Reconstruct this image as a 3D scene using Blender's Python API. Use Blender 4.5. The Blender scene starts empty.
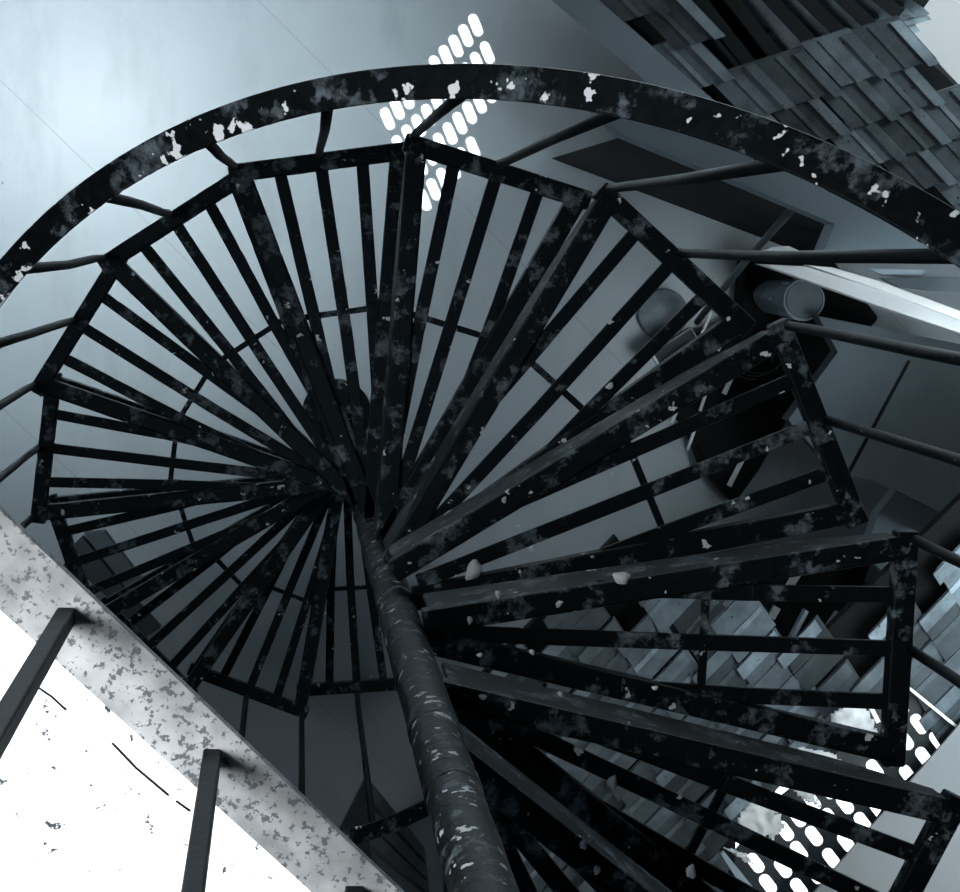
import bpy, bmesh, math, random
from mathutils import Vector, Matrix, noise as mnoise
random.seed(7)
S = bpy.context.scene
COL = S.collection
PI = math.pi

# ------------------------------------------------------------------ camera
F, NX, NY = 1913.9, 283.75, 240.90          # focal length in pixels, pixel straight below the camera
CAMZ = 5.0
_d = Vector((NX-480, -(NY-446), -F)).normalized()
_up = -_d
_x = (Vector((1,0,0)) - _up[0]*_up).normalized()
_y = _up.cross(_x)
M3 = Matrix((_x, _y, _up))                   # rows: world axes in camera coordinates
cam_d = bpy.data.cameras.new('camera'); cam = bpy.data.objects.new('camera', cam_d); COL.objects.link(cam)
cam.matrix_world = Matrix.Translation((0,0,CAMZ)) @ M3.to_4x4()
cam_d.sensor_fit = 'HORIZONTAL'; cam_d.sensor_width = 36; cam_d.lens = F*36/960
cam_d.clip_start = 0.02
S.camera = cam

def at(px, py, z):
    """point of the place at height z that the photo shows at this pixel"""
    v = M3 @ Vector(((px-480)/F, -(py-446)/F, -1.0))
    t = (z-CAMZ)/v.z
    return Vector((v.x*t, v.y*t, z))

# ------------------------------------------------------------------ helpers
def link(name, me, mat, parent=None):
    o = bpy.data.objects.new(name, me); COL.objects.link(o)
    if mat:
        for m in (mat if isinstance(mat, (list,tuple)) else [mat]): me.materials.append(m)
    if parent: o.parent = parent
    return o
def obj(name, bm, mat, parent=None, smooth=False, bevel=0):
    me = bpy.data.meshes.new(name)
    bmesh.ops.recalc_face_normals(bm, faces=bm.faces[:])
    bm.to_mesh(me); bm.free()
    if smooth:
        for p in me.polygons: p.use_smooth = True
    o = link(name, me, mat, parent)
    if bevel:
        b = o.modifiers.new('bevel', 'BEVEL'); b.width = bevel; b.segments = 2; b.limit_method = 'ANGLE'
    return o
def tag(o, label, cat, group=None, kind=None):
    o['label'] = label
    o['category'] = cat
    if group: o['group'] = group
    if kind: o['kind'] = kind
    return o
def struct(o, label=None):
    o['kind'] = 'structure'
    if label: o['label'] = label
    return o
def empty(name, loc=(0,0,0)):
    o = bpy.data.objects.new(name, None); COL.objects.link(o); o.location = loc; o.empty_display_size = .05
    return o
def settle(root):
    """parents keep their base location: children were made in world coordinates"""
    bpy.context.view_layer.update()
    for ch in root.children:
        ch.matrix_parent_inverse = root.matrix_world.inverted()
def frame(d, up=Vector((0,0,1))):
    d = d.normalized()
    s = d.cross(up)
    if s.length < 1e-4: s = d.cross(Vector((1,0,0)))
    s.normalize(); u = s.cross(d).normalized()
    return s, u
def bar(bm, a, b, w, h, up=Vector((0,0,1)), w2=None):
    """rectangular bar, width w across, height h along up"""
    a, b = Vector(a), Vector(b); s, u = frame(b-a, up); w2 = w2 or w
    vs = []
    for p, ww in ((a, w), (b, w2)):
        for i, j in ((-1,-1),(1,-1),(1,1),(-1,1)):
            vs.append(bm.verts.new(p + s*i*ww/2 + u*j*h/2))
    for q in ((0,1,2,3),(7,6,5,4),(0,4,5,1),(1,5,6,2),(2,6,7,3),(3,7,4,0)):
        bm.faces.new([vs[i] for i in q])
def tube(bm, pts, r, n=12, rs=None):
    rings = []
    for i, p in enumerate(pts):
        p = Vector(p)
        d = Vector(pts[min(i+1,len(pts)-1)]) - Vector(pts[max(i-1,0)])
        s, u = frame(d, Vector((0.13,0.21,.97)))
        rr = rs[i] if rs else r
        rings.append([bm.verts.new(p + (s*math.cos(2*PI*k/n)+u*math.sin(2*PI*k/n))*rr) for k in range(n)])
    for a, b in zip(rings, rings[1:]):
        for k in range(n): bm.faces.new((a[k], a[(k+1)%n], b[(k+1)%n], b[k]))
    bm.faces.new(rings[0][::-1]); bm.faces.new(rings[-1])
def prism(bm, pts, th):
    """pts: top outline in world coordinates (Vectors), thickened downwards"""
    top = [bm.verts.new(p) for p in pts]; bot = [bm.verts.new(p - Vector((0,0,th))) for p in pts]
    n = len(pts)
    bm.faces.new(top); bm.faces.new(bot[::-1])
    for i in range(n): bm.faces.new((top[i], bot[i], bot[(i+1)%n], top[(i+1)%n]))
def pprism(px, z, th):
    bm = bmesh.new(); prism(bm, [at(x, y, z) for x, y in px], th); return bm

# ------------------------------------------------------------------ materials
def grey(v, t=1.0):
    """cool grey of linear value v"""
    return (v*(1-.22*t), v, v*(1+.16*t), 1)
def nodes(name):
    m = bpy.data.materials.new(name); m.use_nodes = True
    nt = m.node_tree; b = nt.nodes['Principled BSDF']
    tc = nt.nodes.new('ShaderNodeTexCoord')
    return m, nt, b, tc
def N(nt, kind, **kw):
    n = nt.nodes.new(kind)
    for k, v in kw.items():
        if k in n.inputs: n.inputs[k].default_value = v
        else: setattr(n, k, v)
    return n
def ramp(nt, src, stops):
    r = nt.nodes.new('ShaderNodeValToRGB'); e = r.color_ramp.elements
    e[0].position, e[0].color = stops[0]; e[1].position, e[1].color = stops[1]
    for p, c in stops[2:]:
        x = e.new(p); x.color = c
    nt.links.new(src, r.inputs[0]); return r
def mix(nt, fac, a, b):
    n = nt.nodes.new('ShaderNodeMix'); n.data_type = 'RGBA'
    nt.links.new(fac, n.inputs['Factor'])
    for s, i in ((a, 6), (b, 7)):
        if isinstance(s, tuple): n.inputs[i].default_value = s
        else: nt.links.new(s, n.inputs[i])
    return n.outputs[2]
W = (1,1,1,1); K = (0,0,0,1)
def nz(nt, tc, scale, detail=4, rough=.6, off=(0,0,0), sc=(1,1,1)):
    mp = N(nt, 'ShaderNodeMapping'); mp.inputs['Location'].default_value = off; mp.inputs['Scale'].default_value = sc
    nt.links.new(tc.outputs['Object'], mp.inputs[0])
    n = N(nt, 'ShaderNodeTexNoise', Scale=scale, Detail=detail, Roughness=rough)
    nt.links.new(mp.outputs[0], n.inputs['Vector']); return n
def steel(name, base, rust, patch=.62, fleck=.70, fcol=.5, rough=.5, pscale=14, fscale=45, bump=.35):
    m, nt, b, tc = nodes(name)
    n1 = nz(nt, tc, pscale, 6, .65); r1 = ramp(nt, n1.outputs['Fac'], [(patch-.02, K), (patch+.03, W)])
    n2 = nz(nt, tc, fscale, 3, .55, (3,1,2)); r2 = ramp(nt, n2.outputs['Fac'], [(fleck, K), (fleck+.02, W)])
    n3 = nz(nt, tc, 90, 4, .7, (7,1,2)); r3 = ramp(nt, n3.outputs['Fac'], [(.3, grey(base*.5)), (.7, grey(base*1.7))])
    n4 = nz(nt, tc, 60, 5, .7, (2,8,2)); r4 = ramp(nt, n4.outputs['Fac'], [(.40, grey(rust*.12)), (.66, grey(rust*1.6))])
    c = mix(nt, r1.outputs[0], r3.outputs[0], r4.outputs[0])
    c = mix(nt, r2.outputs[0], c, grey(fcol, .3))
    nt.links.new(c, b.inputs['Base Color'])
    b.inputs['Roughness'].default_value = rough; b.inputs['Metallic'].default_value = 0; b.inputs['Specular Tint'].default_value = (.55,.85,1,1)
    b.inputs['Specular IOR Level'].default_value = .10
    bp = N(nt, 'ShaderNodeBump', Strength=bump, Distance=.002)
    nt.links.new(n4.outputs['Fac'], bp.inputs['Height']); nt.links.new(bp.outputs[0], b.inputs['Normal'])
    return m
def mottled(name, lo, hi, scale=5, rough=.7, bump=.2, sc=(1,1,1), spec=.3, tint=1.0, attr=None, specks=None):
    m, nt, b, tc = nodes(name)
    n1 = nz(nt, tc, scale, 6, .6, sc=sc)
    r = ramp(nt, n1.outputs['Fac'], [(.3, grey(lo, tint)), (.7, grey(hi, tint))])
    c = r.outputs[0]
    if attr:
        a = N(nt, 'ShaderNodeAttribute'); a.attribute_name = attr
        mm = nt.nodes.new('ShaderNodeMix'); mm.data_type = 'RGBA'; mm.blend_type = 'MULTIPLY'; mm.inputs[0].default_value = 1
        nt.links.new(c, mm.inputs[6]); nt.links.new(a.outputs['Color'], mm.inputs[7]); c = mm.outputs[2]
    if specks:
        n2 = nz(nt, tc, specks[0], 4, .6, (1,5,2)); r2 = ramp(nt, n2.outputs['Fac'], [(specks[1], K), (specks[1]+.03, W)])
        c = mix(nt, r2.outputs[0], c, grey(specks[2], tint))
    nt.links.new(c, b.inputs['Base Color'])
    b.inputs['Roughness'].default_value = rough; b.inputs['Specular IOR Level'].default_value = spec
    if bump:
        bp = N(nt, 'ShaderNodeBump', Strength=bump, Distance=.004)
        nt.links.new(n1.outputs['Fac'], bp.inputs['Height']); nt.links.new(bp.outputs[0], b.inputs['Normal'])
    return m

M_tread = steel('tread_steel', .003, .075, .55, .69, .45, .5, pscale=24)
M_slat = steel('slat_steel', .003, .075, .565, .685, .45, .5, pscale=20)
M_rail = steel('handrail_steel', .004, .085, .55, .612, .75, .45, pscale=20, fscale=44)
M_pole = steel('pole_steel', .0015, .06, .58, .63, .35, .5, pscale=34, fscale=60, bump=.8)
M_bal = steel('baluster_steel', .003, .012, .66, .74, .35, .5)
M_lpost = steel('landing_post_steel', .003, .02, .62, .75, .35, .6)
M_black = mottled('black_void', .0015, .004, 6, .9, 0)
M_darkboard = mottled('dark_board', .006, .016, 9, .8, .2)
M_roof = mottled('clay_tile', .23, .52, 18, .75, .5, attr='tone', specks=(55,.66,.03))
M_ledge = mottled('pale_concrete', .42, .55, 3, .8, .1, specks=(12,.74,.1))
M_conc = mottled('grey_concrete', .07, .11, 3.5, .8, .2)
M_darkconc = mottled('dark_concrete', .035, .06, 3.5, .8, .2)
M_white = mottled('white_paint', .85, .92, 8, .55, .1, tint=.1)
M_whiteg = mottled('greyer_white', .6, .7, 8, .55, .1, tint=.2)
M_paper = mottled('white_plastic', .45, .85, 14, .4, .5, tint=.2, specks=(26,.66,.06))
M_petal = mottled('pale_petal', .35, .6, 30, .6, .2, tint=.3)
M_batten = mottled('batten_wood', .12, .25, 12, .8, .3)
M_rafter = mottled('rafter_wood', .008, .018, 12, .8, .3)
M_canister = mottled('grey_plastic', .18, .26, 10, .5, .1)
M_lid = mottled('dark_lid', .06, .09, 10, .6, .1)
M_rod = mottled('grey_rod', .06, .09, 10, .4, .1)
M_wire = mottled('wire', .05, .09, 10, .4, 0)

def floor_material():
    m, nt, b, tc = nodes('floor_tiles')
    sep = N(nt, 'ShaderNodeSeparateXYZ')
    mp = N(nt, 'ShaderNodeMapping'); mp.vector_type = 'TEXTURE'
    mp.inputs['Location'].default_value = FLOOR_O; mp.inputs['Rotation'].default_value = (0,0,FLOOR_A)
    nt.links.new(tc.outputs['Object'], mp.inputs[0]); nt.links.new(mp.outputs[0], sep.inputs[0])
    lines = []
    for ax in (1, 1):
        d = N(nt, 'ShaderNodeMath', operation='DIVIDE'); d.inputs[1].default_value = FLOOR_T
        nt.links.new(sep.outputs[ax], d.inputs[0])
        f = N(nt, 'ShaderNodeMath', operation='PINGPONG'); f.inputs[1].default_value = .5
        nt.links.new(d.outputs[0], f.inputs[0])
        l = N(nt, 'ShaderNodeMath', operation='LESS_THAN'); l.inputs[1].default_value = .0022
        nt.links.new(f.outputs[0], l.inputs[0]); lines.append(l)
    mx = N(nt, 'ShaderNodeMath', operation='MAXIMUM')
    nt.links.new(lines[0].outputs[0], mx.inputs[0]); nt.links.new(lines[1].outputs[0], mx.inputs[1])
    n1 = nz(nt, tc, 1.3, 5, .6); r1 = ramp(nt, n1.outputs['Fac'], [(.3, grey(.31,.66)), (.7, grey(.38,.6))])
    n2 = nz(nt, tc, 2.2, 5, .6, (4,0,0), (2.6,.8,1)); r2 = ramp(nt, n2.outputs['Fac'], [(.52, K), (.78, (.75,.75,.75,1))])
    c = mix(nt, r2.outputs[0], r1.outputs[0], grey(.24,.6))
    n3 = nz(nt, tc, 17, 2, .5, (9,0,0)); r3 = ramp(nt, n3.outputs['Fac'], [(.765, K), (.78, W)])
    c = mix(nt, r3.outputs[0], c, (.92,.95,.95,1))
    n4 = nz(nt, tc, 11, 3, .6, (19,0,0)); r4 = ramp(nt, n4.outputs['Fac'], [(.74, K), (.76, (.7,.7,.7,1))])
    c = mix(nt, r4.outputs[0], c, grey(.16,.8))
    c = mix(nt, mx.outputs[0], c, grey(.27,.6))
    nt.links.new(c, b.inputs['Base Color'])
    b.inputs['Roughness'].default_value = .42; b.inputs['Specular IOR Level'].default_value = .35
    return m
_a, _b = at(258,0,0), at(330,72,0)
FLOOR_A = math.atan2((_b-_a).y, (_b-_a).x)
_n = Vector((-math.sin(FLOOR_A), math.cos(FLOOR_A), 0))
FLOOR_T = abs((at(0,80,0)-_a).dot(_n))
FLOOR_O = tuple(_a)
M_floor = floor_material()

def landing_material(name, lo, hi, amount, s, dark=.5):
    m, nt, b, tc = nodes(name)
    n1 = nz(nt, tc, s, 5, .62, (1,2,3), (1,1.0,1)); r1 = ramp(nt, n1.outputs['Fac'], [(amount, K), (amount+.05, W)])
    n2 = nz(nt, tc, 8, 4, .6, (5,2,3)); r2 = ramp(nt, n2.outputs['Fac'], [(.35, grey(lo,.5)), (.65, grey(hi,.2))])
    c = mix(nt, r1.outputs[0], r2.outputs[0], grey(lo*dark, .9))
    nt.links.new(c, b.inputs['Base Color']); b.inputs['Roughness'].default_value = .75
    bp = N(nt, 'ShaderNodeBump', Strength=.4, Distance=.002)
    nt.links.new(n1.outputs['Fac'], bp.inputs['Height']); nt.links.new(bp.outputs[0], b.inputs['Normal'])
    return m
M_band = landing_material('weathered_edge_plate', .09, .40, .545, 170, .75)
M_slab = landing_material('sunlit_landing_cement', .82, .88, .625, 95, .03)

# ------------------------------------------------------------------ spiral staircase
PX, PY, R, T0, DT, Z0, H = 0.13234, -0.44699, 0.58382, 0.18033, 0.43554, -2.11425+CAMZ, 0.91902
RISE = 0.2
KMIN, KMAX = -3, 11
def zk(k): return Z0 - k*RISE
def pol(r, th, z, c=(PX,PY)): return Vector((c[0]+r*math.cos(th), c[1]+r*math.sin(th), z))
HR, HH, HCX, HCY = .5555, 1.1084, PX-.0172, PY+.0252
def rail_pt(k, dr=0, dz=0):
    # eases from the fitted rail to the tread helix further down
    return pol(HR+dr, T0+k*DT, Z0-k*RISE+HH+dz, (HCX,HCY))

stair = empty('spiral_staircase', (PX,PY,0))
tag(stair, 'dark rusty steel spiral staircase with open slatted treads winding down to the tiled floor', 'staircase')

bm = bmesh.new()
nseg = 90; ztop = CAMZ-.72; rings = []
for i in range(nseg+1):
    z = ztop*i/nseg
    rings.append([bm.verts.new(pol(.0235*(1+.035*mnoise.noise(Vector((math.cos(2*PI*j/28)*2, math.sin(2*PI*j/28)*2, z*22)))), 2*PI*j/28, z)) for j in range(28)])
for a, b in zip(rings, rings[1:]):
    for j in range(28): bm.faces.new((a[j], a[(j+1)%28], b[(j+1)%28], b[j]))
bm.faces.new(rings[-1])
bm.faces.new(rings[0][::-1])
pole = obj('center_pole', bm, M_pole, stair, smooth=True)
# base plate of the pole on the floor
bm = bmesh.new(); tube(bm, [Vector((PX,PY,0)), Vector((PX,PY,.012))], .09, 32)
obj('base_plate', bm, M_tread, stair)

def beam(bm, a, b, w, h, wob=.0):
    bar(bm, a, b, w, h)
for k in range(KMIN, KMAX+1):
    z = zk(k); th1 = T0+k*DT; th0 = th1-DT
    bm = bmesh.new()
    a, b = pol(R, th1, z), pol(R, th0, z)
    # two radial bars and the outer chord: the welded frame of the tread
    d = (b-a).normalized()
    skew = {1:.045, 0:.024, 2:.012}.get(k, 0)
    tang = Vector((-math.sin(th1), math.cos(th1), 0))*skew
    for th in (th1, th0):
        inner = pol(.022, th, z)+(tang if th == th1 else Vector()); outer = pol(R, th, z)
        side = Vector((-math.sin(th), math.cos(th), 0)) * (-.006 if th == th1 else .006)
        bar(bm, inner+side, outer+side, .028, .024)
    bar(bm, a-d*.012, b+d*.012, .027, .022)
    # downward leg of the angle iron on the stepping edge
    s1 = Vector((-math.sin(th1), math.cos(th1), 0))*.005
    q1, q2 = pol(.03, th1, z-.005)+s1+tang, pol(R-.012, th1, z-.005)+s1
    nn = Vector((-math.sin(th1), math.cos(th1), 0))*.003
    hh = [Vector((0,0,-.085)), Vector((0,0,-.022))]
    vs = [bm.verts.new(p+o_) for o_ in (nn, -nn) for p in (q1, q2, q2+hh[1], q1.lerp(q2,.8)+Vector((0,0,-.062)), q1+hh[0])]
    bm.faces.new(vs[:5]); bm.faces.new(vs[5:][::-1])
    for i in range(5): bm.faces.new((vs[i], vs[(i+1)%5], vs[5+(i+1)%5], vs[5+i]))
    fr = obj('tread', bm, M_tread, stair, bevel=.0045)
    for j in (1,2,3):
        t = j/4
        o = a.lerp(b, t)
        r1_, r3_ = {0:(.38,.38), 1:(.24,.32), 2:(.36,.36), 3:(.12,.36)}.get(k, (.18,.24))
        i_ = {1: pol(R*r1_, th1, z)+tang*.7, 2: pol(.04, th1-DT*.5, z)+tang*.4, 3: pol(R*r3_, th0, z)}[j]
        bm = bmesh.new()
        dirn = (o-i_).normalized()
        # slightly bent flat bar
        mid = i_.lerp(o, .5) + Vector((random.uniform(-.003,.003), random.uniform(-.003,.003), random.uniform(-.003,.001)))
        bar(bm, i_, mid, .0185, .007); bar(bm, mid-dirn*.001, o-dirn*.010, .0185, .007)
        obj('slat', bm, M_slat, fr, bevel=.0015)
    # thin cross brace under the slats at three fifths of the radius
    bm = bmesh.new()
    bar(bm, pol(R*.60, th1, z-.0085), pol(R*.60, th0, z-.0085), .009, .006)
    obj('cross_brace', bm, M_slat, fr)
    # sleeve welded round the pole
    bm = bmesh.new()
    n = 28
    zs = [(-.03,.0228),(-.02,.0243),(.012,.0243),(.022,.0228)]
    rg = [[bm.verts.new(pol(rr, 2*PI*j/n, z+dz)) for j in range(n)] for dz, rr in zs]
    for A, B in zip(rg, rg[1:]):
        for j in range(n): bm.faces.new((A[j], A[(j+1)%n], B[(j+1)%n], B[j]))
    bm.faces.new(rg[0][::-1]); bm.faces.new(rg[-1])
    obj('collar', bm, M_pole, fr, smooth=True)

def baluster(base, k):
    top = rail_pt(k, 0, -.004)
    bm = bmesh.new()
    d = top-base
    mid = base.lerp(top, .5)+Vector((random.uniform(-.003,.003), random.uniform(-.003,.003), 0))
    tube(bm, [base-Vector((0,0,.012)), base.lerp(top,.12)+Vector((random.uniform(-.0015,.0015),random.uniform(-.0015,.0015),0)), mid, top], .0062, 10)
    obj('baluster', bm, M_bal, stair, smooth=True)
for k in range(KMIN, KMAX+1):
    baluster(pol(R+.010, T0+k*DT, zk(k)), k)
    rad = R*math.cos(DT/2)+.012
    baluster(pol(rad, T0+(k-.5)*DT, zk(k)), k-.5)

def ribbon(k0, k1, n):
    bm = bmesh.new(); prev = None
    for i in range(n+1):
        k = k0+(k1-k0)*i/n
        w = max(.0146, .0187-.0014*k)
        q = [bm.verts.new(rail_pt(k, dr, dz)) for dr, dz in ((-w,-.004),(w,-.004),(w,.004),(-w,.004))]
        if prev:
            for j in range(4): bm.faces.new((prev[j], prev[(j+1)%4], q[(j+1)%4], q[j]))
        else: bm.faces.new(q)
        prev = q
    bm.faces.new(prev[::-1]); return bm
obj('handrail', ribbon(-3.2, KMAX+.3, 260), M_rail, stair, bevel=.0015)
settle(stair)

# ------------------------------------------------------------------ setting
bm = bmesh.new()
prism(bm, [Vector(p) for p in ((-4.5,-4.5,0),(4.5,-4.5,0),(4.5,4.5,0),(-4.5,4.5,0))], .1)
struct(obj('floor', bm, M_floor), 'pale stained tiled floor far below the spiral staircase')

LZ = CAMZ-1.35
e1, e2 = at(-260,262,LZ), at(560,1044,LZ)          # outer edge of the landing
i1, i2 = at(-260,381,LZ), at(560,1105,LZ)          # inner line of the edge plate
i1, i2 = at(-160,465,LZ), at(465,1031,LZ)
e1, e2 = at(-160,357,LZ), at(480,968,LZ)
bm = bmesh.new(); prism(bm, [e1, i1, i2, e2], .012)
struct(obj('trim_1', bm, M_band), 'weathered edge plate along the sunlit landing')
nrm = (i1-e1); nrm.z = 0; nrm.normalize()
bm = bmesh.new()
prism(bm, [i1+Vector((0,0,-.004)), i1+nrm*1.2+Vector((0,0,-.006)), i2+nrm*1.2+Vector((0,0,-.006)), i2+Vector((0,0,-.006))], .1)
struct(obj('floor_landing', bm, M_slab), 'bright sunlit landing floor at the lower left')

fl = bpy.data.objects['floor_landing']
for pp in ([(36,686),(52,697),(66,710)], [(112,743),(136,768),(168,795)], [(176,801),(190,811)]):
    bm = bmesh.new()
    for a_, b_ in zip(pp, pp[1:]): bar(bm, at(*a_, LZ-.0042), at(*b_, LZ-.0042), .0014, .001)
    obj('crack', bm, M_black, fl)
rail = empty('landing_railing', at(70,612,LZ))
tag(rail, 'square steel posts of the railing standing on the sunlit landing edge', 'railing')
p0, p1 = at(66,616,LZ), at(212,757,LZ)
st = (p1-p0); tops = []
for i in (-1,0,1,2):
    b = p0+st*i; bm = bmesh.new()
    bar(bm, b, b+Vector((0,0,.86)), .0125, .0125, up=nrm)
    obj('post', bm, M_lpost, rail, bevel=.0015); tops.append(b+Vector((0,0,.86)))
bm = bmesh.new(); bar(bm, tops[0]-st*.3, tops[-1]+st*.3, .035, .01); obj('top_rail', bm, M_lpost, rail)
settle(rail)

# ------------------------------------------------------------------ tiled roofs
def roof_tiles(O, U, V, nu, nv, skip=(), jit=1.0, rib_w=.26):
    """O: corner; U: vector of one tile up the slope; V: one tile across. tiles overlap like shingles."""
    bm = bmesh.new(); lay = bm.loops.layers.color.new('tone')
    n = U.cross(V).normalized()
    if n.z < 0: n = -n
    L = U.length
    def quadbox(o, u, v, th, tone):
        a = [o, o+u, o+u+v, o+v]
        top = [bm.verts.new(p+n*th) for p in a]; bot = [bm.verts.new(p) for p in a]
        fs = [bm.faces.new(top)]+[bm.faces.new((top[i], bot[i], bot[(i+1)%4], top[(i+1)%4])) for i in range(4)]
        for f in fs:
            for l in f.loops: l[lay] = (tone, tone, tone, 1)
    for i in range(nu):
        for j in range(nv):
            if callable(skip) and skip(i, j): continue
            t = random.uniform(.34, .66)
            jo = V*random.uniform(-.05,.05)*jit + U*random.uniform(-.06,.06)*jit
            o = O + U*i + V*(j + (.5 if i % 2 else 0)) + jo
            lift = n*L*.10
            u = U*1.18 - n*L*.10*1.0; v = V*.985 + U*random.uniform(-.03,.03)*jit
            quadbox(o+lift, u, v, L*.05, t)
            # raised rib along one side and a smaller one beside it
            t2 = random.uniform(.5,.9)
            quadbox(o+lift+n*L*.03+V*.02-U*.12*random.random(), u*1.0, V*rib_w, L*.075, t2)
            quadbox(o+lift+n*L*.02+V*(.52+random.uniform(-.06,.06)), u*.97, V*.10, L*.055, t*random.uniform(1.0,1.5))
    return bm

# lower roof, beneath the right half of the stairs; slopes down towards the lower left
ZR = 1.0
O = at(476,905,ZR); Uend = at(476+29,905-29,ZR+.02); Vend = at(476-27,905-39,ZR)
U = Uend-O; V = -(Vend-O)
O = at(500,660,ZR)
# grid runs from the left boundary (along the ribs) to the lower right
lower = empty('clay_tiled_roof', at(700,760,ZR))
tag(lower, 'weathered clay tiled roof seen beneath the right side of the stairs', 'roof')
Vd = V*1.0
lo_hole = [((705,575),(668,612),(712,612)), ]
def inpoly(x, y, P):
    c = False
    for i in range(len(P)):
        x1,y1 = P[i]; x2,y2 = P[i-1]
        if (y1>y) != (y2>y) and x < (x2-x1)*(y-y1)/(y2-y1)+x1: c = not c
    return c
def pix(p):
    v = M3.transposed() @ (p-Vector((0,0,CAMZ)))
    return 480+F*v.x/-v.z, 446-F*v.y/-v.z
O1 = at(430,735,ZR)
holes_low = [[(664,650),(684,590),(728,590),(710,652)], [(770,578),(900,578),(876,646),(786,646)]]
outside = [[(860,470),(1000,560),(1000,300),(800,300)]]
def skip_low(i, j):
    x, y = pix(O1+U*(i+.5)+V*(j+.5))
    if y < 592-(x-600)*.05 and x < 880: return True
    if x > 860 and y < 600-(x-880)*.9: return True
    if x+ y < 560+600-0 and False: return True
    if any(inpoly(x, y, h) for h in holes_low): return True
    if inpoly(x, y, [(895,690),(960,730),(1000,700),(1100,900),(900,1000),(700,930),(720,850),(760,800),(850,725)]): return True
    return x > 1080 or y > 1000 or x < 380
obj('tile_field', roof_tiles(O1, U, V, 22, 16, skip_low), M_roof, lower)
nl = U.cross(V).normalized(); nl = nl if nl.z > 0 else -nl
# black sheet put below the tiles for the unlit inside seen through holes
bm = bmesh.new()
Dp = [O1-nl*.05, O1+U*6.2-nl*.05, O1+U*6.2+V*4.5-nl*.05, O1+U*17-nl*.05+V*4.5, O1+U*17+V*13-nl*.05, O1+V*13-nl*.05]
prism(bm, Dp, .03); obj('dark_backing', bm, M_black, lower)
for (x1,y1,x2,y2) in ((688,635,716,600),(712,640,745,602),(690,662,702,650),(725,607,742,590),(790,640,806,610),(822,636,838,612)):
    bm = bmesh.new(); a_, b_ = at(x1,y1,ZR+.02), at(x2,y2,ZR+.02)
    bar(bm, a_, b_, .009, .02); obj('batten', bm, M_batten, lower)
settle(lower)

# upper roof, top right; slopes down towards the lower right
upper = empty('clay_tiled_roof', at(830,100,1.4))
tag(upper, 'clay tiled roof at the top right with tiles missing and rafters showing', 'roof')
ZU = 1.55
A0 = at(960,215,ZU); 
Uu = at(960-29,215-31,ZU+.035)-A0; Vu = at(960-45,215+15,ZU)-A0
O2 = A0 - Vu*4 - Uu*2
gap = [(672,-40),(748,76),(800,62),(860,46),(918,24),(880,-60)]
def skip_up(i, j):
    x, y = pix(O2+Uu*(i+.5)+Vu*(j+.5))
    if inpoly(x, y, gap): return True
    if y < (x-880)*1.07-0: return True            # right edge
    if y > (x-598)*.80: return True
    if y > 96+(x-690)*.42: return True
    return y < -90 or x > 1050
obj('tile_field', roof_tiles(O2, Uu, Vu, 17, 17, skip_up, .7, .22), M_roof, upper)
nu_ = Uu.cross(Vu).normalized(); nu_ = nu_ if nu_.z > 0 else -nu_
def on_roof(px, py, off):
    v = M3 @ Vector(((px-480)/F, -(py-446)/F, -1.0)); c = Vector((0,0,CAMZ))
    t = (A0+nu_*off-c).dot(nu_)/v.dot(nu_); return c+v*t
bm = bmesh.new(); prism(bm, [on_roof(x,y,-.10) for x,y in ((640,-60),(700,30),(750,85),(905,35),(905,20),(850,-50))], .03)
obj('dark_backing', bm, M_black, upper)  # black sheet standing for the darkness inside the roof gap
bm = bmesh.new(); prism(bm, [on_roof(x,y,-.03) for x,y in ((565,-30),(655,-30),(742,80),(905,38),(960,90),(1010,150),(1010,235),(900,190),(690,98))], .02)
obj('underlay', bm, M_darkboard, upper)
# loose tile fragments lying over the black sheet in the gap
bm = bmesh.new(); lay = bm.loops.layers.color.new('tone')
for r_ in range(7):
    for c_ in range(11):
        x = 765+c_*15.5+random.uniform(-3,3)+r_*7; y = 56-c_*4.6-(6-r_)*13+random.uniform(-3,3)+20-r_*3
        if not inpoly(x, y, [(770,30),(780,66),(860,44),(912,24),(880,-30),(700,-40)]): continue
        cc = on_roof(x, y, -.06); t = random.uniform(.9,2.1)
        u_ = Uu*random.uniform(.25,.42); v_ = Vu*random.uniform(.28,.36)
        a_ = [cc-u_-v_, cc+u_-v_*random.uniform(.7,1.2), cc+u_+v_, cc-u_*random.uniform(.7,1.1)+v_]
        tp = [bm.verts.new(p+nu_*random.uniform(0,.012)) for p in a_]; bt = [bm.verts.new(p-nu_*.01) for p in a_]
        for f in [bm.faces.new(tp)]+[bm.faces.new((tp[i],bt[i],bt[(i+1)%4],tp[(i+1)%4])) for i in range(4)]:
            for l in f.loops: l[lay] = (t,t,t,1)
obj('broken_tiles', bm, M_roof, upper)
for i in range(8):
    x = 660+i*33; 
    bm = bmesh.new(); bar(bm, on_roof(x+8,-40,-.02), on_roof(x+8+ (92 if i<2 else 74-6*i+ 20),-40+(118 if i<2 else 112-12*i),-.02), .022, .03, up=nu_)
    obj('rafter', bm, M_rafter, upper)
for (x1,y1,x2,y2) in ((672,-10,745,78),(690,-10,720,24),(725,-10,765,40)):
    bm = bmesh.new(); bar(bm, on_roof(x1,y1,-.05), on_roof(x2,y2,-.05), .014, .012, up=nu_); obj('batten', bm, M_rod, upper)
# verge board on the left edge
bm = bmesh.new(); bar(bm, on_roof(548,-24,0), on_roof(705,112,-.0), .05, .03, up=nu_); obj('verge_board', bm, mottled('verge_cement', .28, .36, 7), upper)
settle(upper)

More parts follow.
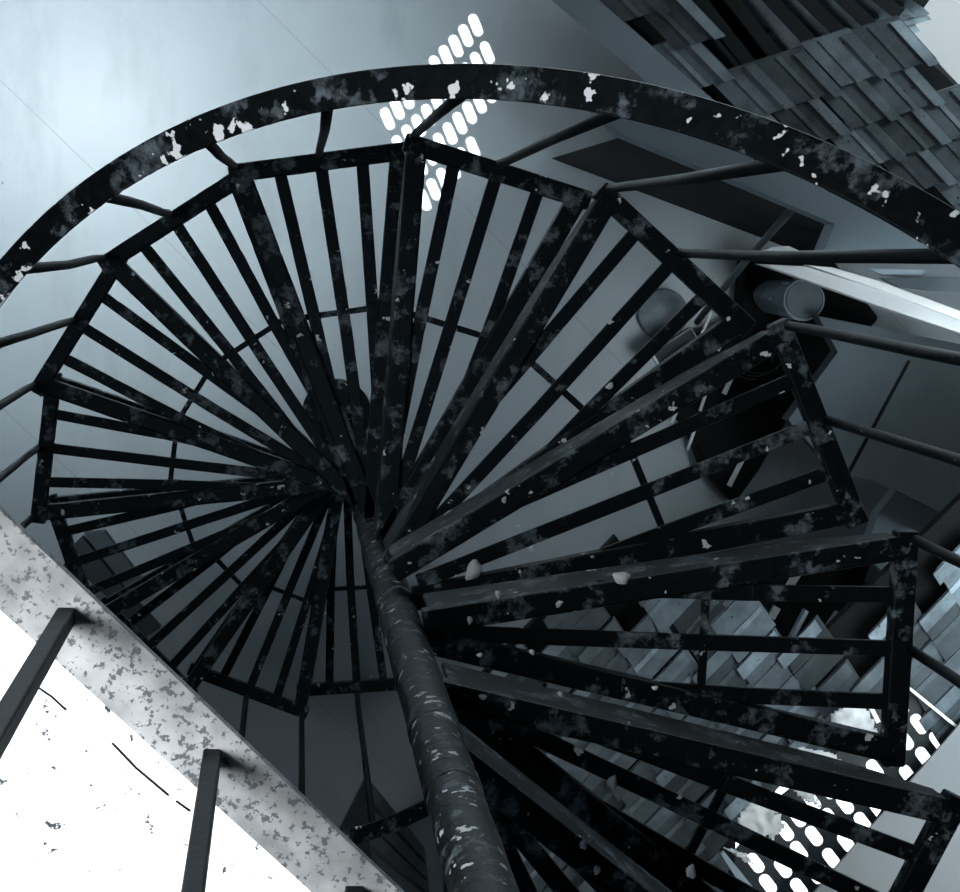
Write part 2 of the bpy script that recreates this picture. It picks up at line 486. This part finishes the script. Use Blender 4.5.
# pale wall top beyond the upper roof
bm = pprism([(880,0),(960,86),(1050,180),(1150,60),(960,-120),(800,-110)], 1.2, 1.2)
struct(obj('wall_back', bm, mottled('pale_wall', .5, .56, 3, .7, 0, tint=.2)))
# right wall under the ledge, coloured near-black for the deep shade there
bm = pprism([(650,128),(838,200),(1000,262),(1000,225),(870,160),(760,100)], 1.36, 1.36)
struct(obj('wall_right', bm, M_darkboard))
bm = pprism([(585,100),(700,105),(880,170),(1000,222),(1000,262),(940,257),(822,255),(835,224),(755,190),(622,135)], 1.44, .07)
tag(obj('concrete_ledge', bm, M_ledge), 'pale concrete ledge with a notch, passing under the curved handrail at the right', 'ledge')

def thing_poly(name, px, z, th, mat, label, cat, bevel=0):
    return tag(obj(name, pprism(px, z, th), mat, bevel=bevel), label, cat)
# white fascia
fb = empty('fascia_board', at(860,300,1.0)); tag(fb, 'long white painted board running to the right edge below the pale ledge', 'board')
obj('face', pprism([(760,264),(805,266),(880,290),(962,321),(990,332),(990,346),(962,334),(876,305),(803,279)], 1.0, .05), M_whiteg, fb, bevel=.002)  # lower face of the same board, in a greyer white than its upper edge
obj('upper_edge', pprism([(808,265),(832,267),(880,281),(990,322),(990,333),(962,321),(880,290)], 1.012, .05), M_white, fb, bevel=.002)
settle(fb)
thing_poly('wood_offcut', [(764,251),(772,247),(789,246),(806,254),(800,257),(766,256)], 1.06, .02, M_whiteg, 'small pale offcut lying above the white board, next to the canister', 'offcut')
thing_poly('wood_plank', [(882,278),(990,277),(990,292),(930,291),(900,287)], 1.07, .03, M_conc, 'short grey plank lying over the white board at the right edge', 'plank')
thing_poly('pale_offcut', [(870,269),(925,270),(920,278),(884,276)], 1.05, .02, M_ledge, 'small pale panel between the ledge and the grey plank', 'panel')

# concrete roof slab on the right
thing_poly('concrete_slab', [(838,352),(818,316),(1000,352),(1000,560),(957,521),(896,490),(848,474),(843,480),(788,420)], .55, .06, M_conc, 'dark grey concrete slab at the right edge, left of a thin joint', 'slab')
bm = pprism([(908,360),(911,361),(848,478),(845,476)], .553, .006)
o = obj('slab_joint', bm, M_black); o.parent = bpy.data.objects['concrete_slab']
thing_poly('pale_slab', [(896,491),(959,522),(909,584),(891,579),(864,556),(878,514)], .45, .05, mottled('smooth_cement', .22, .3, 2, .6, 0), 'smooth pale slab under the outer corner of the tread at the right', 'slab')
thing_poly('wall_panel', [(966,717),(1010,690),(1010,930),(782,930)], 1.27, .006, mottled('smooth_pale_board', .2, .235, 2, .6, 0, tint=.5), 'smooth pale board in the lower right corner, seen through the treads', 'board')

# dark clutter below the right treads
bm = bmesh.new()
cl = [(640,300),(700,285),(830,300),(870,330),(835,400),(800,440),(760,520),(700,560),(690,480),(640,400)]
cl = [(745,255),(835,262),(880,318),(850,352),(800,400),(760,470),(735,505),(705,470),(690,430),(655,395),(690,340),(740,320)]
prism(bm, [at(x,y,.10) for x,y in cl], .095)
tag(obj('black_clump', bm, M_black, bevel=.01), 'low black clump on the floor beneath the canister', 'clump')  # plain near-black shape underneath the clutter
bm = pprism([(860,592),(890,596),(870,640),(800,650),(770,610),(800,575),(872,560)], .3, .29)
tag(obj('black_clump', bm, M_black), 'black sheet between the tiled roof and the pale slab', 'clump')  # plain near-black block in the roof's second hole

# canister
cz = .2; can = empty('plastic_canister', at(766,296,cz)); tag(can, 'upright grey plastic canister with a round dark lid', 'canister')
c0 = at(768,296,.105); 
def lathe(bm, c, prof, n=36, sq=0):
    rg = []
    for r_, z_ in prof:
        ring = []
        for j in range(n):
            a = 2*PI*j/n; rr = r_
            if sq: rr = r_/(abs(math.cos(a-.6))**4+abs(math.sin(a-.6))**4)**(.25*sq)
            ring.append(bm.verts.new(c+Vector((rr*math.cos(a), rr*math.sin(a), z_))))
        rg.append(ring)
    for A, B in zip(rg, rg[1:]):
        for j in range(n): bm.faces.new((A[j], A[(j+1)%n], B[(j+1)%n], B[j]))
    bm.faces.new(rg[0][::-1]); bm.faces.new(rg[-1])
bm = bmesh.new(); lathe(bm, c0, [(.033,0),(.039,.01),(.040,.10),(.037,.11),(.041,.12),(.042,.2),(.038,.215),(.038,.23)], sq=.6)
obj('body', bm, M_canister, can, smooth=False, bevel=.003)
for j in range(10):
    a = 2*PI*j/10+.2; bm = bmesh.new(); q = c0+Vector((.046*math.cos(a), .046*math.sin(a), .235)); bar(bm, q, q+Vector((0,0,.07)), .008, .006); obj('rib', bm, M_canister, can)
bm = bmesh.new(); lathe(bm, c0, [(.044,.225),(.045,.31),(.049,.315),(.051,.335),(.051,.35),(.047,.352),(.046,.346),(.02,.346)])
obj('rim', bm, M_canister, can, smooth=False)
bm = bmesh.new(); lathe(bm, c0, [(.045,.340),(.045,.350),(.043,.351)]); obj('lid', bm, M_lid, can)
settle(can)

# long thin conduit
bm = bmesh.new(); tube(bm, [at(800,200,1.30), at(745,262,.7), at(697,322,.13)], .0085, 10)
tag(obj('metal_conduit', bm, M_rod, smooth=True), 'thin grey metal conduit slanting down from the ledge past the canister', 'pipe')
# coil of wire
bm = bmesh.new()
for q in range(3):
    c = at(752+q*4, 362-q*3, .13+q*.012); pts = [c+Vector((.055*math.cos(t*.35+q)*(1+.1*q), .045*math.sin(t*.35+q), .006*math.sin(t))) for t in range(0, 15)]
    tube(bm, pts, .0013, 6)
tag(obj('wire_coil', bm, M_wire, smooth=True), 'loose loops of thin wire on the black tarpaulin', 'wire')
# tray with white edge
tr = empty('small_tray', at(670,345,.12)); tag(tr, 'small grey tray with a white toothed edge lying under the treads', 'tray')
q = [at(651,353,.14), at(690,328,.14), at(697,340,.14), at(659,366,.14)]
bm = bmesh.new(); prism(bm, q, .03); obj('base', bm, M_darkconc, tr)
bm = bmesh.new()
for a_, b_ in ((0,1),(1,2)): bar(bm, q[a_]+Vector((0,0,.006)), q[b_]+Vector((0,0,.006)), .004, .014)
obj('rim', bm, M_rod, tr)
bm = bmesh.new(); bar(bm, q[3]+Vector((0,0,.006)), q[2]+Vector((0,0,.006)), .006, .014); bar(bm, q[3]+Vector((0,0,.006)), q[0]+Vector((0,0,.006)), .006, .014)
for i in range(9):
    p = q[3].lerp(q[2], .15+i*.08)+Vector((0,.006,.012)); bar(bm, p, p+Vector((0,0,.012)), .006, .006)
obj('white_edge', bm, M_whiteg, tr)
settle(tr)
# disc
bm = bmesh.new(); lathe(bm, at(662,314,.002), [(.062,0),(.068,.012),(.064,.018),(.055,.012),(.01,.010)], 40)
tag(obj('shallow_dish', bm, mottled('dull_dish', .10, .22, 22, .5, .2), smooth=True), 'round shallow dish on the floor behind a slat', 'dish')
# strips coloured white for the lit edges of a slatted rack
strips = [(711,312,702,334,.11),(723,340,718,351,.11),(694,362,690,371,.11),(738,362,724,394,.11),(709,383,700,411,.11),(679,405,672,423,.11),(695,429,687,450,.11),(744,456,729,486,.11),(802,566,787,590,.31),(777,607,771,618,.31)]
lab = ['white strip nearest the handle end of the small tray','tiny white strip just right of the small tray, between two dark bars','shortest white strip below the small tray','notched white strip beside the wire loops','white strip left of the wire loops on the black tarpaulin','white strip at the left edge of the black tarpaulin','white strip below the middle of the black tarpaulin','notched white strip at the lower tip of the black tarpaulin','white strip above the black sheet, beneath a tread corner','stubby white strip at the left of the black sheet']
for (x1,y1,x2,y2,z), l in zip(strips, lab):
    bm = bmesh.new(); w = .007 if l.startswith(('white','tiny','short')) else .012
    bar(bm, at(x1,y1,z+.004), at(x2,y2,z+.004), w if z < .2 else .02, .008)
    tag(obj('white_strip', bm, M_whiteg), l, 'strip')
# grey strip beside
bm = bmesh.new(); bar(bm, at(692,370,.115), at(670,384,.115), .012, .006); tag(obj('grey_strip', bm, M_rod), 'flat grey strip lying under the small tray', 'strip')

# ------------------------------------------------------------------ slotted sheet over an added glowing pane, imitating sun patches, lower right
SZ = 1.2
def perforated(outline, slots, nrm_axis_th, name, mat, kind=None):
    """flat sheet with slot shaped holes; outline: list of Vectors; slots: list of lists of Vectors"""
    bm = bmesh.new(); edges = []
    for loop in [outline]+slots:
        vs = [bm.verts.new(p) for p in loop]
        for i in range(len(vs)): edges.append(bm.edges.new((vs[i], vs[(i+1)%len(vs)])))
    bmesh.ops.triangle_fill(bm, use_beauty=True, use_dissolve=False, edges=edges)
    o = obj(name, bm, mat)
    s = o.modifiers.new('solid', 'SOLIDIFY'); s.thickness = nrm_axis_th; s.offset = 0
    return o
def slot_outline(c, ax, L, Wd, n=6):
    """stadium in the horizontal plane"""
    ax = ax.normalized(); sd = Vector((-ax.y, ax.x, 0)); r_ = Wd/2; h = L/2-r_; pts = []
    for i in range(n+1):
        a = -PI/2+PI*i/n; pts.append(c+ax*(h+r_*math.cos(a))+sd*r_*math.sin(a))
    for i in range(n+1):
        a = PI/2+PI*i/n; pts.append(c+ax*(-h+r_*math.cos(a))+sd*r_*math.sin(a))
    return pts
ctr = [(900,706),(919,724),(938,741),(887,722),(905,740),(924,757),(872,737),(889,757),(908,775),(875,769.5),(893,790),(845,804),(858,786),(878,809),(862.6,822),(814,836),(830,818),(799,851),(785,831),(831,858),(797.5,817),(846,842),(755.5,863),(768,884),(783,868),(799,888),(815,874),(827,789),(812,801)]
sl = []
keep = []
for x, y in ctr:
    if any(abs(x-a)+abs(y-b) < 1 for a, b in keep): continue
    keep.append((x,y))
for x, y in keep:
    ax = at(x+13, y+17, SZ)-at(x, y, SZ); c = at(x, y, SZ)
    if min((Vector((x,y))-Vector(k_)).length for k_ in keep if k_ != (x,y)) < 17: Wd, L = .0195, .037
    else: Wd, L = .0245, .051
    # shrink until the slot is clear of its neighbours
    sl.append(slot_outline(c, ax, L, Wd, 5))
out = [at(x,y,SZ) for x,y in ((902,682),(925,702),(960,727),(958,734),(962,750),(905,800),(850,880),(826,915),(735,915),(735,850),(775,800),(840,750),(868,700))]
ps = perforated(out, sl, .004, 'sun_slot_sheet', mottled('dark_sheet', .02, .035, 10, .6, .1))
tag(ps, 'dark slotted sheet added over a glowing pane to imitate sun patches at the lower right', 'sheet')
m, nt, b, tc = nodes('slot_glow'); b.inputs['Base Color'].default_value = (.9,.95,.95,1)
b.inputs['Emission Color'].default_value = (.95,1,1,1); b.inputs['Emission Strength'].default_value = 1.6  # emission stands in for sun patches on a dark surface
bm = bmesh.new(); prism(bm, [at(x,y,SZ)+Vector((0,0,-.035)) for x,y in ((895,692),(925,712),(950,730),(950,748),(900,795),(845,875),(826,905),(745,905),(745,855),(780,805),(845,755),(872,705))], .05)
tag(obj('slot_glow_pane', bm, m), 'added glowing white pane that imitates sunlight in the slots of the dark sheet', 'glow_pane')

def crumple(name, px, z, mat, label, amp=.012, n=16):
    xs = [p[0] for p in px]; ys = [p[1] for p in px]; bm = bmesh.new(); g = {}
    x0, x1, y0, y1 = min(xs), max(xs), min(ys), max(ys)
    def P(i, j):
        if (i,j) not in g:
            x = x0+(x1-x0)*i/n; y = y0+(y1-y0)*j/n; p = at(x, y, z)
            p.z += amp*mnoise.noise(Vector((x*.12, y*.12, 3)))+amp*.5*mnoise.noise(Vector((x*.35, y*.3, 9)))+amp
            g[(i,j)] = bm.verts.new(p)
        return g[(i,j)]
    for i in range(n):
        for j in range(n):
            if inpoly(x0+(x1-x0)*(i+.5)/n, y0+(y1-y0)*(j+.5)/n, px):
                bm.faces.new((P(i,j),P(i+1,j),P(i+1,j+1),P(i,j+1)))
    o = obj(name, bm, mat, smooth=True)
    s = o.modifiers.new('solid', 'SOLIDIFY'); s.thickness = .0015
    return tag(o, label, 'plastic')
crumple('torn_plastic', [(814,740),(830,715),(846,700),(864,702),(868,716),(873,722),(876,738),(866,740),(858,734),(850,740)], 1.24, M_paper, 'torn white plastic scrap nearest the tread with the painted corner')
crumple('torn_plastic', [(790,752),(800,746),(832,752),(846,766),(838,770),(815,762)], 1.24, M_paper, 'narrow torn white plastic strip between the two thickest bars')
crumple('torn_plastic', [(765,770),(770,774),(800,783),(812,792),(820,806),(806,800),(790,788)], 1.24, M_paper, 'slanting torn white plastic strip above the slotted sheet')
crumple('torn_plastic', [(733,828),(742,806),(756,795),(776,808),(783,826),(772,838),(764,832),(760,842),(748,836)], 1.24, M_paper, 'squarish torn white plastic scrap over the edge of the roof tiles')
crumple('torn_plastic', [(722,845),(745,852),(752,862),(744,860)], 1.24, M_paper, 'tiny torn white plastic scrap below the squarish one')
bm = bmesh.new(); bar(bm, at(722,852,1.24), at(760,905,1.24), .008, .01, w2=.024); tag(obj('pale_stick', bm, M_ledge), 'pale tapering stick at the bottom edge beside the slotted sheet', 'stick')
bm = bmesh.new(); bar(bm, at(903,683,1.24), at(957,727,1.24), .006, .012); tag(obj('white_stick', bm, M_white), 'thin white stick along the upper edge of the slotted sheet', 'stick')
bm = bmesh.new(); bar(bm, at(868,702,1.25), at(878,722,1.25), .009, .01); tag(obj('white_clip', bm, M_white), 'small white clip between the torn plastic and the outer bar of the tread', 'clip')

# ------------------------------------------------------------------ small gabled roof below, behind the pole
gab = empty('gabled_roof', at(372,850,.6)); tag(gab, 'dark little gabled roof low down behind the pole at the bottom', 'roof')
ap, re = at(366,778,.85), at(378,990,.85); la, lb = at(334,842,.62), at(318,990,.62); ra, rb = at(425,850,.62), at(440,990,.62)
for nm, (a_, b_, c_, d_) in (('left_slope',(ap,re,lb,la)),('right_slope',(ap,re,rb,ra))):
    bm = bmesh.new()
    for i in range(9):
        t0_, t1_ = i/9, (i+.8)/9
        qs = [a_.lerp(b_,t0_), a_.lerp(b_,t1_), d_.lerp(c_,t1_), d_.lerp(c_,t0_)]
        prism(bm, [p+Vector((0,0,.012*(i%2))) for p in qs], .02)
    prism(bm, [p+Vector((0,0,-.012)) for p in (a_,b_,c_,d_)], .01)
    obj(nm, bm, mottled('slate_'+nm, .03, .07, 9), gab)
settle(gab)
# planks at lower left
for (pp, l, mt) in (([(84,534),(104,532),(150,590),(128,590)], 'pale plank on the floor under the left treads', M_conc),
                ([(62,556),(82,537),(126,592),(160,628),(140,640),(110,600)], 'wide dark plank between the pale plank and the landing edge', M_darkconc)):
    thing_poly('floor_plank', pp, .05, .045, mt, l, 'plank')

# ------------------------------------------------------------------ fallen petals
petals = [(474,570,1,13,'large pale petal stuck on a slat right of the pole'),(622,578,0,11,'long pale petal on the lower tread frame right of the middle'),
 (612,783,-1,9,'round pale petal on a slat low in the middle'),(583,845,-2,6,None),(597,870,-2,6,None),(590,838,-2,5,None),(483,697,-1,5,None),(559,604,0,5,None),(498,594,0,5,None),
 (470,620,0,5,None),(691,872,-2,9,'pale petal on the lowest bar near the bottom edge'),(680,797,-1,4,None),(560,694,-1,4,None),(532,652,-1,4,None),(480,655,-1,4,None),(655,688,-1,4,None),(610,386,2,5,None),(504,500,1,4,None),(531,549,1,4,None)]
bmp = bmesh.new()
pv = [bmp.verts.new((math.cos(a)*(1+.22*math.cos(3*a+.5)), math.sin(a)*.72*(1+.18*math.sin(2*a)), .06*math.cos(3*a))) for a in [2*PI*i/14 for i in range(14)]]
cv = bmp.verts.new((0,0,.14))
for i in range(14): bmp.faces.new((pv[i], pv[(i+1)%14], cv))
first = obj('fallen_petal', bmp, M_petal, smooth=True); s_ = first.modifiers.new('solid','SOLIDIFY'); s_.thickness = .06
for i, (x, y, k, rpx, l) in enumerate(petals):
    o = first if i == 0 else first.copy()
    if i: COL.objects.link(o)
    z = zk(k)+.0135
    o.location = at(x, y, z); sc_ = rpx*.85*(CAMZ-z)/F; o.scale = (sc_, sc_, sc_); o.rotation_euler = (0,0,random.uniform(0,6))
    if 'group' in o: del o['group']
    tag(o, l or 'tiny pale petal fleck lying on the right-hand treads', 'petal')
    if not l: o['group'] = 'tiny petals on the treads'

# ------------------------------------------------------------------ unseen overhead slab with slotted plate to shape the sunlight, added lamps
sunv = Vector((-.12, -.42, -1.0)).normalized()      # travel direction of the sunlight
CZ = 6.4
aP, nP = Vector((-.686,.728)), Vector((.728,.686))
rows = [(411,-247,10),(522,-198,10),(637,-146,9),(744,122,6)]
slots = []; cs = []
def caster_pt(x, y):
    p = at(x, y, 0); return p - sunv*((CZ-0)/(-sunv.z))
for c_, t_, n_ in rows:
    for i in range(n_):
        q = aP*(t_+57.9*i)+nP*c_
        x, y = 360+q.x/4.055, q.y/4.055
        ax = at(x+8.4, y+20.5, 0)-at(x, y, 0)
        cs.append(caster_pt(x, y)); slots.append(slot_outline(caster_pt(x, y), ax, .0565, .0225, 7))
cx = sum(p.x for p in cs)/len(cs); cy = sum(p.y for p in cs)/len(cs); hw = .35
sq = [Vector((cx+a*hw, cy+b*hw, CZ)) for a,b in ((-1,-1),(1,-1),(1,1),(-1,1))]
slot_caster = perforated(sq, slots, .003, 'slot_caster_plate', M_ledge)  # unseen plate, its slots laid out so the sun draws the floor pattern
tag(slot_caster, 'unseen slotted plate added overhead to cast the bright slots on the floor', 'slot_caster')
LX, LY, HX, HY = -4.5, -4.5, 4.5, 4.5
bm = bmesh.new()
xs = [LX, cx-hw+.002, cx+hw-.002, HX]; ys = [LY, cy-hw+.002, cy+hw-.002, HY]
for i in range(3):
    for j in range(3):
        if i == 1 and j == 1: continue
        prism(bm, [Vector((xs[i],ys[j],CZ+.1)), Vector((xs[i+1],ys[j],CZ+.1)), Vector((xs[i+1],ys[j+1],CZ+.1)), Vector((xs[i],ys[j+1],CZ+.1))], .1)
struct(obj('light_block_slab', bm, M_conc))  # unseen slab put overhead to hold back sun and sky light
bm = bmesh.new(); prism(bm, [Vector(p) for p in ((-4.6,-4.6,CZ),(-4.5,-4.6,CZ),(-4.5,4.6,CZ),(-4.6,4.6,CZ))], CZ)
struct(obj('wall_left', bm, M_conc))

sun = bpy.data.lights.new('sun', 'SUN'); sun.energy = 40; sun.angle = math.radians(.06); sun.color = (1,1,1)
so = bpy.data.objects.new('sun', sun); COL.objects.link(so); so.rotation_euler = sunv.to_track_quat('-Z','Y').to_euler(); so.location = (cx,cy,9)
def area(name, loc, target, size, power, color=(.86,.97,1.0), spread=180, sy=None):
    l = bpy.data.lights.new(name, 'AREA'); l.energy = power; l.size = size; l.color = color; l.spread = math.radians(spread)
    if sy: l.shape = 'RECTANGLE'; l.size_y = sy
    o = bpy.data.objects.new(name, l); COL.objects.link(o); o.location = loc
    o.rotation_euler = (Vector(target)-Vector(loc)).to_track_quat('-Z','Y').to_euler(); return o
sp = bpy.data.lights.new('floor_fill_spot', 'SPOT'); sp.energy = 165; sp.spot_size = math.radians(96); sp.spot_blend = 1; sp.shadow_soft_size = .08; sp.color = (.86,.97,1)  # added spot that makes the floor's bright corner; no doorway is modelled
so = bpy.data.objects.new('floor_fill_spot', sp); COL.objects.link(so); so.location = at(30,70,0)+Vector((0,0,1.6)); so.rotation_euler = (0,0,0)
lc = at(90,800,LZ)
area('landing_fill_lamp', lc+Vector((-.6,.32,.9)), lc, .5, 7.4, (1,1,1), 75)  # soft lamp added out of view to whiten the landing
area('right_fill_lamp', Vector((1.64,-.62,2.3)), Vector((1.68,-.62,0)), .6, 7.5, (.84,.96,1.0), 86)  # unseen area lamp added to lift the roofs on the right
lq = at(900,840,1.25); area('plastic_fill_lamp', lq+Vector((.42,-.25,.75)), lq, .3, 1.7, (.95,1,1), 90)  # extra lamp put in to brighten the torn plastic
cq = at(960,0,1.2); area('wall_fill_lamp', cq+Vector((.35,.3,1.1)), cq+Vector((.1,.1,0)), .5, 8, (.88,.98,1), 120)  # out-of-view lamp added to brighten the pale wall top

w = bpy.data.worlds.new('world'); S.world = w; w.use_nodes = True
bg = w.node_tree.nodes['Background']; bg.inputs[0].default_value = (.62,.86,1.0,1); bg.inputs[1].default_value = .022
S.view_settings.view_transform = 'Standard'; S.view_settings.look = 'None'; S.view_settings.gamma = 1; S.view_settings.exposure = 0
S.view_settings.use_curve_mapping = False
